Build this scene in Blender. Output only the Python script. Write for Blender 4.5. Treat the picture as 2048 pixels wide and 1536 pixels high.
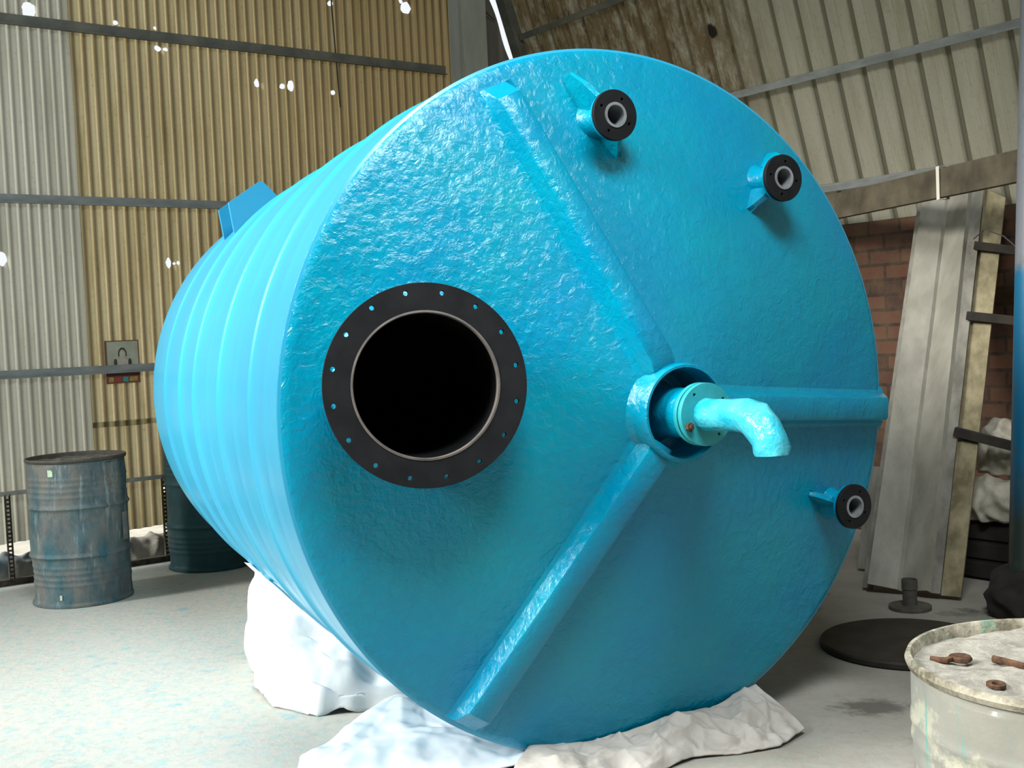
import bpy, bmesh, math, random
from mathutils import Vector, Matrix, noise
random.seed(7)
S = bpy.context.scene
COL = S.collection
for o in list(bpy.data.objects): bpy.data.objects.remove(o)
R = math.radians
PI = math.pi

# ------------------------------------------------------------------ camera
cd = bpy.data.cameras.new('camera'); cam = bpy.data.objects.new('camera', cd); COL.objects.link(cam)
PITCH, ROLL = 0.0454, -0.0435
fw = Vector((0, math.cos(PITCH), -math.sin(PITCH)))
rr = Vector((1, 0, 0)); uu = Vector((0, math.sin(PITCH), math.cos(PITCH)))
r2 = rr * math.cos(ROLL) + uu * math.sin(ROLL); u2 = uu * math.cos(ROLL) - rr * math.sin(ROLL)
m = Matrix((r2, u2, -fw)).transposed().to_4x4(); m.translation = (0, 0, 1.522)
cam.matrix_world = m
cd.sensor_width = 36; cd.lens = 2302.1 / 2048 * 36; cd.clip_start = .05; cd.clip_end = 200
S.camera = cam
# ------------------------------------------------------------------ exposure
S.view_settings.view_transform = 'Standard'; S.view_settings.look = 'None'
S.view_settings.gamma = 1; S.view_settings.use_curve_mapping = False
S.view_settings.exposure = -0.30
# ------------------------------------------------------------------ sky, sun and added lamp
w = bpy.data.worlds.new('World'); S.world = w; w.use_nodes = True
bg = w.node_tree.nodes['Background']; bg.inputs[0].default_value = (.93, .97, 1, 1); bg.inputs[1].default_value = 1.22
def lamp(name, kind, energy, color, loc, target=None, direction=None, **kw):
    l = bpy.data.lights.new(name, kind); l.energy = energy; l.color = color
    for k, v in kw.items(): setattr(l, k, v)
    o = bpy.data.objects.new(name, l); COL.objects.link(o); o.location = loc
    d = Vector(direction) if direction else (Vector(target) - Vector(loc))
    o.rotation_euler = d.to_track_quat('-Z', 'Y').to_euler()
    return o
lamp('sun', 'SUN', 12, (1, .97, .93), (-8, 0, 6), direction=(.86, .34, -.50), angle=R(26))

# area lamp added below an assumed roof opening, for flange shadows and face highlights
lamp('added_area_lamp', 'AREA', 410, (.93, .97, 1), (.55, 1.15, 5.45), target=(.3, 3.6, 1.4), shape='RECTANGLE', size=1.9, size_y=1.3)

# ------------------------------------------------------------------ material helpers
def rgb(h):
    v = [int(h[i:i+2], 16) / 255 for i in (0, 2, 4)]
    return tuple([(c / 12.92 if c <= .04045 else ((c + .055) / 1.055) ** 2.4) for c in v] + [1])
class NT:
    def __init__(s, name):
        s.m = bpy.data.materials.new(name); s.m.use_nodes = True
        s.t = s.m.node_tree; s.b = s.t.nodes['Principled BSDF']; s.out = s.t.nodes['Material Output']
        s.co = None
    def n(s, typ, **kw):
        x = s.t.nodes.new('ShaderNode' + typ)
        for k, v in kw.items(): setattr(x, k, v)
        return x
    def l(s, a, b): s.t.links.new(a, b)
    def coord(s, scale=(1, 1, 1), loc=(0, 0, 0)):
        if s.co is None: s.co = s.n('TexCoord').outputs['Object']
        mp = s.n('Mapping'); mp.inputs['Scale'].default_value = scale; mp.inputs['Location'].default_value = loc
        s.l(s.co, mp.inputs[0]); return mp.outputs[0]
    def noise(s, scale=5, detail=4, rough=.55, sc=(1, 1, 1), loc=(0, 0, 0), dist=0):
        x = s.n('TexNoise'); x.inputs['Scale'].default_value = scale; x.inputs['Detail'].default_value = detail
        x.inputs['Roughness'].default_value = rough; x.inputs['Distortion'].default_value = dist
        s.l(s.coord(sc, loc), x.inputs['Vector']); return x.outputs['Fac']
    def ramp(s, fac, stops):
        x = s.n('ValToRGB'); e = x.color_ramp.elements
        while len(e) < len(stops): e.new(.5)
        for i, (p, c) in enumerate(stops):
            e[i].position = p; e[i].color = c if len(c) == 4 else (*c, 1)
        s.l(fac, x.inputs[0]); return x.outputs[0]
    def mask(s, fac, a, b):
        x = s.n('MapRange'); x.inputs[1].default_value = a; x.inputs[2].default_value = b; x.clamp = True
        s.l(fac, x.inputs[0]); return x.outputs[0]
    def mix(s, fac, a, b, mode='MIX'):
        x = s.n('Mix', data_type='RGBA', blend_type=mode)
        for inp, v in ((x.inputs[0], fac), (x.inputs[6], a), (x.inputs[7], b)):
            if isinstance(v, (int, float)): inp.default_value = v
            elif isinstance(v, tuple): inp.default_value = v
            else: s.l(v, inp)
        return x.outputs[2]
    def math(s, op, a, b=0.0, c=0.0):
        x = s.n('Math', operation=op)
        for i, v in enumerate((a, b, c)):
            if isinstance(v, (int, float)): x.inputs[i].default_value = v
            else: s.l(v, x.inputs[i])
        return x.outputs[0]
    def xyz(s):
        x = s.n('SeparateXYZ'); s.l(s.coord(), x.inputs[0]); return x.outputs
    def bump(s, h, strength=.3, dist=.01, prev=None):
        x = s.n('Bump'); x.inputs['Strength'].default_value = strength; x.inputs['Distance'].default_value = dist
        s.l(h, x.inputs['Height'])
        if prev is not None: s.l(prev, x.inputs['Normal'])
        return x.outputs[0]
    def fin(s, col=None, rough=.6, metal=0, bump=None, **kw):
        for key, v in (('Base Color', col), ('Roughness', rough), ('Metallic', metal)):
            if v is None: continue
            if isinstance(v, (int, float, tuple)): s.b.inputs[key].default_value = v
            else: s.l(v, s.b.inputs[key])
        if bump is not None: s.l(bump, s.b.inputs['Normal'])
        for k, v in kw.items(): s.b.inputs[k.replace('_', ' ')].default_value = v
        return s.m
M = {}
def simple(name, a, b=None, scale=8, rough=.7, metal=0, bs=.2, bd=.004, bscale=40, sc=(1, 1, 1), lo=.35, hi=.65):
    k = NT(name); col = rgb(a)
    if b: col = k.mix(k.mask(k.noise(scale, 6, .6, sc), lo, hi), rgb(a), rgb(b))
    M[name] = k.fin(col, rough, metal, k.bump(k.noise(bscale, 4), bs, bd), Specular_IOR_Level=.2 if 'black' in name else .5); return M[name]

# fibreglass gel coat on the tank: hand laid on the cone, smooth and wound on the shell
k = NT('tank_face_paint')
nb = k.bump(k.noise(5, 3, .5), .35, .03)
nb = k.bump(k.noise(30, 5, .6, dist=.8), .6, .009, nb)
nb = k.bump(k.noise(140, 3, .6), .22, .0025, nb)
colr = k.mix(k.mask(k.noise(1.6, 4), .35, .7), rgb('007ea6'), rgb('008c9e'))
M['face'] = k.fin(colr, .19, 0, nb, Specular_IOR_Level=.42)
k = NT('tank_shell_lit')
wv = k.n('TexWave', wave_type='BANDS', bands_direction='Y', wave_profile='SIN'); wv.inputs['Scale'].default_value = 9
wv.inputs['Distortion'].default_value = .6
k.l(k.coord((1, 1, 1)), wv.inputs['Vector'])
nb = k.bump(wv.outputs['Fac'], .04, .0015); nb = k.bump(k.noise(3, 2), .12, .02, nb)
M['shell'] = k.fin(k.mix(k.mask(k.noise(2, 2, .5), .4, .6), rgb('2b92b6'), rgb('2a98ba')), .3, 0, nb, Specular_IOR_Level=.5)  # shell base paler than the face, painting in overexposed daylight
simple('inside_dark', '04080a', rough=.9)
simple('flange_black', '0d0e10', '181a1c', 9, rough=.7, bs=.15, bd=.002)
simple('neck_black', '1a1b1c', '0e0f10', 12, rough=.5)
simple('liner_grey', '4e4946', '67615b', 14, rough=.6)
simple('pvc_grey', '808487', '5f6466', 14, rough=.5)
simple('flange_teal', '1f8f98', '2b9ea4', 20, rough=.45, bs=.2, bd=.002)
simple('spout_wrap', '1a9fb8', '4fb6c2', 12, rough=.25, bs=.9, bd=.012, bscale=22)
simple('rust', '5f4028', '2f2016', 60, rough=.9, bs=.6, bd=.003, bscale=90)
simple('girt_steel', '868a86', '6f7470', 6, rough=.55, sc=(1, 1, 3))
simple('girt_dark', '6c6c5f', '50514a', 6, rough=.6)
simple('column_steel', 'b0b2a6', '909284', 3, rough=.55, sc=(1, 1, .2))
simple('iron_black', '2b2722', '4a4238', 30, rough=.8)
simple('beam_dirty', '5c5442', '3c3628', 5, rough=.9, bs=.6, bd=.006, sc=(1, 1, 1))
simple('board_grey', '7c7a70', '5d5b52', 6, rough=.9, bs=.5, bd=.004, sc=(2, 2, .4))
simple('board_ply', '8d8468', '5e573f', 7, rough=.95, bs=.7, bd=.005, sc=(1.5, 1.5, .8))
simple('mould_panel', '8c8a7e', '706e62', 3, rough=.65, bs=.25, bd=.003, sc=(2, 2, .3))
simple('batten', '2e2820', '1c1813', 9, rough=.95, bs=.5, bd=.004)
simple('dark_matte', '241f1a', '15120f', 9, rough=.95, bs=.5, bd=.005)
simple('sack_white', 'b9b4a4', '8f8a7a', 8, rough=.8, bs=.6, bd=.008, bscale=18)
simple('tie_white', 'cfcabc', rough=.8)
simple('ground_outside', 'b8b4a8', 'a09c90', 3, rough=.95)
simple('rag', '43525a', '6d6c60', 9, rough=.95, bs=.6, bd=.01, bscale=20)
simple('wire', '35322c', rough=.7)
simple('frame_galv', '94958f', '77786f', 20, rough=.6)
simple('lid_black', '26241f', '35322b', 7, rough=.65, bs=.3, bd=.003)
simple('pipe_rusty', '3b3a34', '4d4a40', 20, rough=.7)
simple('label_white', 'd8dcd2', 'b8c4b4', 30, rough=.6)
simple('label_green', 'a9d0a4', 'cfe0c8', 60, rough=.6)
simple('roof_sheet', '9a978a', '85826f', 3, rough=.8)

k = NT('white_plastic_sheet')
nb = k.bump(k.noise(6, 3, .5), .3, .02)
M['plastic'] = k.fin(k.mix(k.mask(k.noise(4, 4), .4, .7), rgb('d2d8da'), rgb('bccad0')), .35, 0, nb)
k = NT('woven_sack_cloth')
nb = k.bump(k.noise(12, 4, .6), .4, .012); nb = k.bump(k.noise(70, 3), .3, .004, nb)
M['cloth'] = k.fin(k.mix(k.mask(k.noise(6, 5), .4, .7), rgb('b4b0a8'), rgb('9a958c')), .7, 0, nb)

# concrete floor: dusty, splashed with turquoise gel coat on the left, oily and greenish right; left light and right shade painted in
k = NT('floor_concrete')
n1 = k.noise(1.3, 8, .62); n2 = k.noise(22, 8, .7); n3 = k.noise(16, 9, .75, loc=(3, 1, 0))
c = k.mix(k.mask(n1, .35, .65), rgb('aeaaa0'), rgb('918d82'))
X = k.xyz(); c = k.mix(k.mask(X[0], .6, -1.2), c, rgb('b7b5ac'))  # left side lightened to paint in the daylight falling there
c = k.mix(k.math('MULTIPLY', k.mask(n2, .5, .75), .4), c, rgb('76736a'))
X = k.xyz()
left = k.mask(X[0], 1.3, -1.6)
t1 = k.math('MULTIPLY', k.mask(n3, .49, .63), k.math('MULTIPLY_ADD', left, .75, .10))
c = k.mix(k.mask(X[0], .3, 1.6), c, k.mix(.45, c, rgb('55534a')))  # right side darkened to paint in the tank's shade
c = k.mix(k.math('MULTIPLY', t1, .6), c, rgb('74b4b4'))
t2 = k.math('MULTIPLY', k.mask(k.noise(7, 9, .78, loc=(9, 4, 0)), .56, .68), left)
c = k.mix(k.math('MULTIPLY', t2, .7), c, rgb('4a9fb0'))
t3 = k.mask(k.noise(60, 3, .6, loc=(1, 2, 0)), .66, .74)
c = k.mix(k.math('MULTIPLY', t3, .5), c, rgb('4f9c90'))
oil = k.mask(k.noise(2.3, 6, .6, loc=(7, 7, 0)), .60, .72)
c = k.mix(k.math('MULTIPLY', oil, k.mask(X[0], -.2, 2.2)), c, rgb('3b3930'))
# spill patch beside the drum
vd = k.n('VectorMath', operation='DISTANCE'); k.l(k.coord((1, 1.6, 1)), vd.inputs[0]); vd.inputs[1].default_value = (1.36, 4.42 * 1.6, 0)
sp = k.mask(k.math('ADD', vd.outputs['Value'], k.math('MULTIPLY', k.noise(14, 5, .7), .35)), .36, .26)
c = k.mix(k.math('MULTIPLY', sp, .7), c, rgb('35332b'))
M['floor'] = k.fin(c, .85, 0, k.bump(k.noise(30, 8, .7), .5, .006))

# brick
k = NT('red_brick')
br = k.n('TexBrick'); br.inputs['Scale'].default_value = 1
XB = k.xyz(); cb = k.n('CombineXYZ'); k.l(XB[0], cb.inputs[0]); k.l(XB[2], cb.inputs[1]); k.l(cb.outputs[0], br.inputs['Vector'])
br.inputs['Color1'].default_value = rgb('5e3a2a'); br.inputs['Color2'].default_value = rgb('3a2822'); br.inputs['Mortar'].default_value = rgb('2a221b')
br.inputs['Mortar Size'].default_value = .012; br.inputs['Brick Width'].default_value = .25; br.inputs['Row Height'].default_value = .104; br.inputs['Mortar Smooth'].default_value = .2
c = k.mix(k.math('MULTIPLY', k.mask(k.noise(7, 8, .7), .4, .65), .7), br.outputs['Color'], rgb('57452f'))
M['brick'] = k.fin(c, .95, 0, k.bump(br.outputs['Fac'], -.8, .012, k.bump(k.noise(50, 5), .5, .004)))

HOLES = [(.403,3.80,.045,.062),(.981,3.792,.018,.018),(1.256,3.785,.014,.013),(1.268,3.645,.028,.021),(1.325,3.642,.020,.013),(2.012,3.466,.026,.034),
         (2.22,3.462,.020,.022),(2.291,3.472,.024,.045),(2.653,3.454,.017,.019),(2.666,4.145,.021,.022),(3.36,4.2,.05,.05),(3.31,4.25,.025,.02),(.141,2.15,.028,.05),
         (1.26,2.121,.024,.040),(1.30,2.117,.009,.009),(1.33,2.121,.015,.015),(1.141,.506,.012,.028)]
def sheet(name, a, b, dirt, dirt_shade, trans, holes=(), rustbox=None, groove=(0, 0, -.004, .009, .8)):
    """thin corrugated sheeting, a little translucent, with real see-through holes"""
    k = NT(name); X = k.xyz()
    c = k.mix(k.mask(k.noise(2.2, 5, .6, (3, 1, .25)), .35, .65), rgb(a), rgb(b))
    c = k.mix(k.math('MULTIPLY', k.mask(k.noise(3, 7, .7, (4, 1, .35), (3, 0, 1)), .5, .68), .6), c, rgb(dirt))
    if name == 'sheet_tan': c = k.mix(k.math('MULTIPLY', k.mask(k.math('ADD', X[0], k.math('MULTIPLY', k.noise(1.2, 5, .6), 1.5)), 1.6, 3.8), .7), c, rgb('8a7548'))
    # grime with painted shade in the outer valleys, sharpening the corrugation
    c = k.mix(k.math('MULTIPLY', k.mask(k.math('MULTIPLY_ADD', X[2], groove[0], k.math('ADD', X[1], groove[1])), groove[2], groove[3]), groove[4]), c, rgb(dirt_shade))
    c = k.mix(k.math('MULTIPLY', k.mask(k.noise(40, 6, .7), .55, .75), .35), c, rgb(dirt_shade))
    if rustbox:
        x0, x1, z0, z1 = rustbox
        g = k.math('MULTIPLY', k.mask(X[0], x1, x0), k.mask(X[2], z0, z1))
        r_ = k.math('MULTIPLY', g, k.mask(k.noise(5, 9, .75, (2.0, 1, .8), (5, 0, 2)), .34, .54))
        c = k.mix(k.math('MULTIPLY', r_, .85), c, rgb('5d4a26'))
        r_ = k.math('MULTIPLY', g, k.mask(k.noise(9, 9, .78, (2.2, 1, .45), (1, 0, 6)), .54, .66))
        c = k.mix(r_, c, rgb('2c2114'))
        sx_ = k.math('SUBTRACT', X[0], 2.22); sz_ = k.math('SUBTRACT', X[2], 3.64)
        dd_ = k.math('ADD', k.math('ADD', k.math('MULTIPLY', sx_, sx_), k.math('MULTIPLY', sz_, sz_)), k.math('MULTIPLY', k.noise(18, 4), .006))
        c = k.mix(k.mask(dd_, .0065, .0045), c, rgb('16110c'))
    k.fin(c, .6, 0, k.bump(k.noise(60, 4), .15, .002))
    tr = k.n('BsdfTranslucent'); k.l(c, tr.inputs[0])
    ms = k.n('MixShader'); ms.inputs[0].default_value = trans
    k.l(k.b.outputs[0], ms.inputs[1]); k.l(tr.outputs[0], ms.inputs[2]); last = ms.outputs[0]
    if holes:
        tot = None; wob = k.math('MULTIPLY', k.noise(45, 2), .9)
        for hx, hz, rx, rz in holes:
            a_ = k.math('DIVIDE', k.math('SUBTRACT', X[0], hx), rx); b_ = k.math('DIVIDE', k.math('SUBTRACT', X[2], hz), rz)
            d = k.math('ADD', k.math('MULTIPLY', a_, a_), k.math('MULTIPLY', b_, b_))
            tot = d if tot is None else k.math('MINIMUM', tot, d)
        f_ = k.math('LESS_THAN', k.math('ADD', tot, wob), 1.35)
        tp = k.n('BsdfTransparent'); m2 = k.n('MixShader'); k.l(f_, m2.inputs[0]); k.l(last, m2.inputs[1]); k.l(tp.outputs[0], m2.inputs[2]); last = m2.outputs[0]
    k.l(last, k.out.inputs[0]); M[name] = k.m
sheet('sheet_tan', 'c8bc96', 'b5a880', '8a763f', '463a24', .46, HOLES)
sheet('sheet_grey', 'bebdaf', 'adac9c', '9b9a86', '6a6960', .46, HOLES)
sheet('sheet_dull', '77756a', '66645a', '55534a', '4a483f', .10)
sheet('sheet_cream', 'a8a592', '9c9985', '8b8869', '504e38', .42, (), (2.2, 2.8, 2.9, 3.2), (.37, -.37 * 2.2, .010, .022, .75))

def drum_paint(name, base, b2, grime, streak, amt):
    k = NT(name)
    c = k.mix(k.mask(k.noise(4, 6, .65), .4, .62), rgb(base), rgb(b2))
    c = k.mix(k.mask(k.noise(6, 9, .75, (1, 1, .5), (2, 5, 1)), .62 - amt * .25, .66), c, rgb(grime))
    c = k.mix(k.math('MULTIPLY', k.mask(k.noise(9, 7, .7, (2.5, 2.5, .35), (8, 1, 1)), .56, .66), .7), c, rgb(streak))
    c = k.mix(k.math('MULTIPLY', k.mask(k.noise(5, 8, .7, (1, 1, .6), (1, 7, 3)), .6, .7), .7), c, rgb('5a4a38'))
    M[name] = k.fin(c, .6, 0, k.bump(k.noise(25, 6, .7), .5, .006)); return M[name]
drum_paint('drum_blue', '1f5c68', '1a4a58', '77736a', '8d9a98', 1.0)
drum_paint('drum_teal', '164a50', '123f46', '274a52', '2c5c66', .3)
k = NT('drum_cream')
c = k.mix(k.mask(k.noise(4, 6, .65), .4, .62), rgb('8b8c84'), rgb('96958a'))
c = k.mix(k.mask(k.noise(6, 8, .65, (1, 1, 1.4), (4, 5, 1)), .52, .57), c, rgb('b0af9c'))
c = k.mix(k.math('MULTIPLY', k.mask(k.noise(11, 6, .6, (3, 3, .25), (8, 1, 1)), .60, .66), .75), c, rgb('4fa096'))
c = k.mix(k.math('MULTIPLY', k.mask(k.noise(16, 7, .7, (1, 1, .6)), .62, .72), .6), c, rgb('6a6450'))
M['drum_cream'] = k.fin(c, .35, 0, k.bump(k.noise(14, 5, .6), .35, .008))
k = NT('powder')
c = k.mix(k.mask(k.noise(22, 8, .7), .4, .65), rgb('b5b1a4'), rgb('8a867a'))
M['powder'] = k.fin(c, .95, 0, k.bump(k.noise(35, 8, .7), 1, .02))
k = NT('dried_resin')
c = k.mix(k.mask(k.noise(12, 8, .7), .4, .6), rgb('7f7a6c'), rgb('4e4a40'))
M['gunk'] = k.fin(c, .9, 0, k.bump(k.noise(20, 8, .7), 1, .02))
k = NT('rim_crust')
c = k.mix(k.mask(k.noise(18, 7, .7), .4, .6), rgb('a39e8c'), rgb('5c5745'))
c = k.mix(k.mask(k.noise(9, 5, .6, loc=(3, 3, 3)), .6, .68), c, rgb('4c8f78'))
M['crust'] = k.fin(c, .8, 0, k.bump(k.noise(50, 6, .7), .7, .005))
k = NT('post_paint'); X = k.xyz(); zz = k.math('ADD', X[2], k.math('MULTIPLY', k.noise(6, 5), .18))
c = k.mix(k.mask(zz, 1.78, 1.84), rgb('0c5878'), rgb('676b70'))
c = k.mix(k.mask(zz, .95, .55), c, rgb('29332f'))
c = k.mix(k.math('MULTIPLY', k.mask(k.noise(14, 6, .7, (1, 1, .5)), .55, .68), .6), c, rgb('3b4a40'))
M['post'] = k.fin(c, .4, 0, k.bump(k.noise(30, 5), .3, .004))

# ------------------------------------------------------------------ mesh helpers
def link(name, me, mat=None, parent=None, mw=None):
    o = bpy.data.objects.new(name, me); COL.objects.link(o)
    if mat is not None and not me.materials: me.materials.append(M[mat] if isinstance(mat, str) else mat)
    if parent is not None: o.parent = parent
    if mw is not None: o.matrix_local = mw
    return o
def tag(o, label=None, cat=None, group=None, kind=None):
    for a, b in (('label', label), ('category', cat), ('group', group), ('kind', kind)):
        if b: o[a] = b
    return o
def empty(name, loc, rz=0, **kw):
    o = bpy.data.objects.new(name, None); COL.objects.link(o); o.location = loc; o.rotation_euler = (0, 0, rz)
    o.empty_display_size = .1
    return tag(o, **kw)
def mesh(vs, fs, smooth=False, uv=None):
    me = bpy.data.meshes.new('m'); me.from_pydata([tuple(v) for v in vs], [], fs); me.validate()
    bm = bmesh.new(); bm.from_mesh(me); bmesh.ops.recalc_face_normals(bm, faces=bm.faces); bm.to_mesh(me); bm.free()
    for p in me.polygons: p.use_smooth = smooth
    return me
def bm_mesh(bm, smooth=False, bevel=0):
    if bevel: bmesh.ops.bevel(bm, geom=bm.edges[:], offset=bevel, segments=2, affect='EDGES', profile=.6)
    bmesh.ops.recalc_face_normals(bm, faces=bm.faces)
    me = bpy.data.meshes.new('m'); bm.to_mesh(me); bm.free()
    for p in me.polygons: p.use_smooth = smooth
    return me
def box(bm, c, s, rot=None, sub=0):
    r = bmesh.ops.create_cube(bm, size=1)
    mt = Matrix.Translation(c) @ (rot.to_4x4() if rot else Matrix()) @ Matrix.Diagonal((*s, 1))
    bmesh.ops.transform(bm, matrix=mt, verts=r['verts'])
    return r['verts']
def boxmesh(c, s, rot=None, bevel=.003):
    bm = bmesh.new(); box(bm, c, s, rot); return bm_mesh(bm, False, bevel)
def frame(d, up=Vector((0, 0, 1))):
    d = Vector(d).normalized()
    if abs(d.dot(up)) > .98: up = Vector((1, 0, 0))
    x = d.cross(up).normalized(); y = x.cross(d)
    return x, y, d
def beam(a, b, wd, ht, bevel=.003, up=Vector((0, 0, 1))):
    a, b = Vector(a), Vector(b); x, y, d = frame(b - a, up)
    return boxmesh((a + b) / 2, (wd, ht, (b - a).length), Matrix((x, y, d)).transposed(), bevel)
def revolve(prof, axis='Z', n=64, close=False, cap=True, wob=None):
    """prof: list of (radius, height)"""
    vs, fs = [], []; pr = [p for p in prof]
    for i, (r_, h) in enumerate(pr):
        for j in range(n):
            a = 2 * PI * j / n; q = r_ + (wob(a, h) if wob else 0)
            v = (q * math.cos(a), q * math.sin(a), h)
            if axis == 'Y': v = (v[0], h, v[1])
            vs.append(v)
    L_ = len(pr); rng = range(L_ if close else L_ - 1)
    for i in rng:
        for j in range(n):
            a, b = i * n + j, i * n + (j + 1) % n; c, d = ((i + 1) % L_) * n + (j + 1) % n, ((i + 1) % L_) * n + j
            fs.append((a, b, c, d))
    if cap and not close:
        fs.append(tuple(range(n))); fs.append(tuple(range((L_ - 1) * n, L_ * n)))
    me = mesh(vs, fs, True)
    me.set_sharp_from_angle(angle=R(35)); return me
def tube(pts, r_, n=12, caps=True, wob=0):
    pts = [Vector(p) for p in pts]; vs, fs = [], []; rs = r_ if isinstance(r_, (list, tuple)) else [r_] * len(pts)
    x, y, d = frame(pts[1] - pts[0])
    for i, p in enumerate(pts):
        d2_ = (pts[min(i + 1, len(pts) - 1)] - pts[max(i - 1, 0)]).normalized()
        x = (x - d2_ * x.dot(d2_)).normalized(); y = d2_.cross(x)
        for j in range(n):
            a = 2 * PI * j / n; q = rs[i] * (1 + wob * noise.noise(Vector((i * .9, j * .8, 3.1))))
            vs.append(p + x * math.cos(a) * q + y * math.sin(a) * q)
    for i in range(len(pts) - 1):
        for j in range(n):
            fs.append((i * n + j, i * n + (j + 1) % n, (i + 1) * n + (j + 1) % n, (i + 1) * n + j))
    if caps: fs += [tuple(range(n)), tuple(range((len(pts) - 1) * n, len(pts) * n))]
    me = mesh(vs, fs, True); me.set_sharp_from_angle(angle=R(40)); return me
def plate(loops, th, mw=None):
    """flat plate with holes, filled from 2D circles, thickness th, centred on z=0"""
    cu = bpy.data.curves.new('c', 'CURVE'); cu.dimensions = '2D'; cu.fill_mode = 'BOTH'
    cu.extrude = th / 2 - .0012; cu.bevel_depth = .0012; cu.bevel_resolution = 1
    for (cx, cy, r_, n) in loops:
        s = cu.splines.new('POLY'); s.points.add(n - 1); s.use_cyclic_u = True
        for i in range(n):
            a = 2 * PI * i / n; s.points[i].co = (cx + r_ * math.cos(a), cy + r_ * math.sin(a), 0, 1)
    t = bpy.data.objects.new('t', cu); COL.objects.link(t)
    dg = bpy.context.evaluated_depsgraph_get(); me = bpy.data.meshes.new_from_object(t.evaluated_get(dg))
    bpy.data.objects.remove(t)
    if mw: me.transform(mw)
    return me
def flange_mesh(ro, ri, rb, rh, nb, th, a0=0, nseg=96):
    lp = [(0, 0, ro, nseg)]
    if ri: lp.append((0, 0, ri, nseg))
    for i in range(nb):
        a = a0 + 2 * PI * i / nb; lp.append((rb * math.cos(a), rb * math.sin(a), rh, 16))
    return plate(lp, th)

# ------------------------------------------------------------------ setting
def frame_obj(name, origin, xdir, **kw):
    e = bpy.data.objects.new(name, None); return e
# floor and the ground outside
vs = [(-14, -6, 0), (12, -6, 0), (12, 14, 0), (-14, 14, 0)]
P0 = Vector((-3.441, 7.552, 0)); D = Vector((.806, .592, 0)).normalized(); N = Vector((D.y, -D.x, 0))   # left wall: along, into room
LW = Matrix.Translation(P0) @ Matrix((D, -N, Vector((0, 0, 1)))).transposed().to_4x4()    # local x along, y outwards, z up
d2 = Vector((.594, -.804, 0)).normalized(); NI = Vector((-.804, -.594, 0)).normalized()
CB = Vector((.673, 10.576, 0)); A_ = .37
RW = Matrix.Translation(CB) @ Matrix((d2, -NI, Vector((0, 0, 1)))).transposed().to_4x4()  # right wall: local x along (towards camera), y outwards
vs = [P0 + D * -9, CB, CB + d2 * 16, Vector((8, -8, 0)), Vector((-16, -8, 0))]
vs = [Vector((v.x, v.y, 0)) for v in vs]
fl = mesh(vs + [v - Vector((0, 0, .2)) for v in vs], [(0, 1, 2, 3, 4), (9, 8, 7, 6, 5)] + [(i, (i + 1) % 5, (i + 1) % 5 + 5, i + 5) for i in range(5)])
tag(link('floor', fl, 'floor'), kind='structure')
tag(link('ground', boxmesh((0, 0, -.25), (120, 120, .08), bevel=0), 'ground_outside'), kind='structure')

def edge_top(t):                      # top of the left wall follows the leaning right-hand sheeting
    return min(5.5, 4.382 + (4.225 - t) / .385)
def corrugated(t0, t1, z0, top, pitch=.0755, amp=.0105, per=12, off=0.0, nz=10):
    cols = int((t1 - t0) / pitch * per); vs, fs = [], []
    for i in range(cols + 1):
        t = t0 + (t1 - t0) * i / cols; y = amp * math.cos(2 * PI * t / pitch) + off
        zt = top(t) if callable(top) else top
        zb = z0 + .012 * noise.noise(Vector((t * 3, 0, 0)))
        for j in range(nz + 1): vs.append((t, y + .004 * noise.noise(Vector((t * .8, j * .7, off * 50))), zb + (zt - zb) * j / nz))
    for i in range(cols):
        for j in range(nz):
            a = i * (nz + 1) + j; fs.append((a, a + nz + 1, a + nz + 2, a + 1))
    me = bpy.data.meshes.new('m'); me.from_pydata(vs, [], fs)
    for p in me.polygons: p.use_smooth = True
    return me
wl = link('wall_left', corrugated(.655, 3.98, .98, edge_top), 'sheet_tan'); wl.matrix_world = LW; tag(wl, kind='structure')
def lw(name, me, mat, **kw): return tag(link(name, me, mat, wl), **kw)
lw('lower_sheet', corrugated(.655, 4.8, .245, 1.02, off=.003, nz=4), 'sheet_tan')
lw('grey_sheet', corrugated(-6.5, .665, .26, 5.5, pitch=.068, off=-.001), 'sheet_grey', label='pale grey translucent corrugated sheet')
lw('end_sheet', corrugated(3.93, 5.05, .98, edge_top, pitch=.19, amp=.012, off=.02), 'sheet_dull', label='dull grey sheet beside the column')
for z, th in ((3.72, .074), (2.543, .06), (1.382, .056)):
    bm = bmesh.new()
    box(bm, ((-1.3), -.031, z), (10.0, .006, th)); box(bm, (-1.3, -.046, z - th / 2 + .003), (10.0, .034, .006)); box(bm, (-1.3, -.018, z + th / 2 - .003), (10.0, .03, .006))
    lw('girt', bm_mesh(bm), 'girt_dark' if z > 3 else 'girt_steel')
lw('girt', beam((4.02, -.03, 1.38), (5.0, -.03, 1.38), .05, .05), 'girt_steel')
# column near the corner
bm = bmesh.new(); box(bm, (0, 0, 2.4), (.012, .20, 4.8)); box(bm, (-.0, -.10, 2.4), (.235, .012, 4.8)); box(bm, (0, .10, 2.4), (.235, .012, 4.8))
cl = tag(link('trim_1', bm_mesh(bm), 'column_steel'), kind='structure'); cl.matrix_world = LW @ Matrix.Translation((3.86, -.15, 0))
# dark cable down the sheets and a stay wire near the corner
c_ = link('cable', tube([(2.655, -.03, 5.4), (2.663, -.03, 4.1), (2.68, -.028, 3.72), (2.69, -.024, 3.5), (2.699, -.024, 3.34)], .006, 8), 'wire'); c_.matrix_world = LW
tag(c_, 'thin dark cable hanging straight down the upper tan corrugated wall', 'cable')
c_ = link('stay_wire', tube([(3.90, -.03, 4.41), (4.07, -.03, 4.30), (4.23, -.03, 4.205)], .005, 8), 'wire'); c_.matrix_world = LW
tag(c_, 'short dark slanting wire between the steel column and the bright gap', 'wire')

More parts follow.
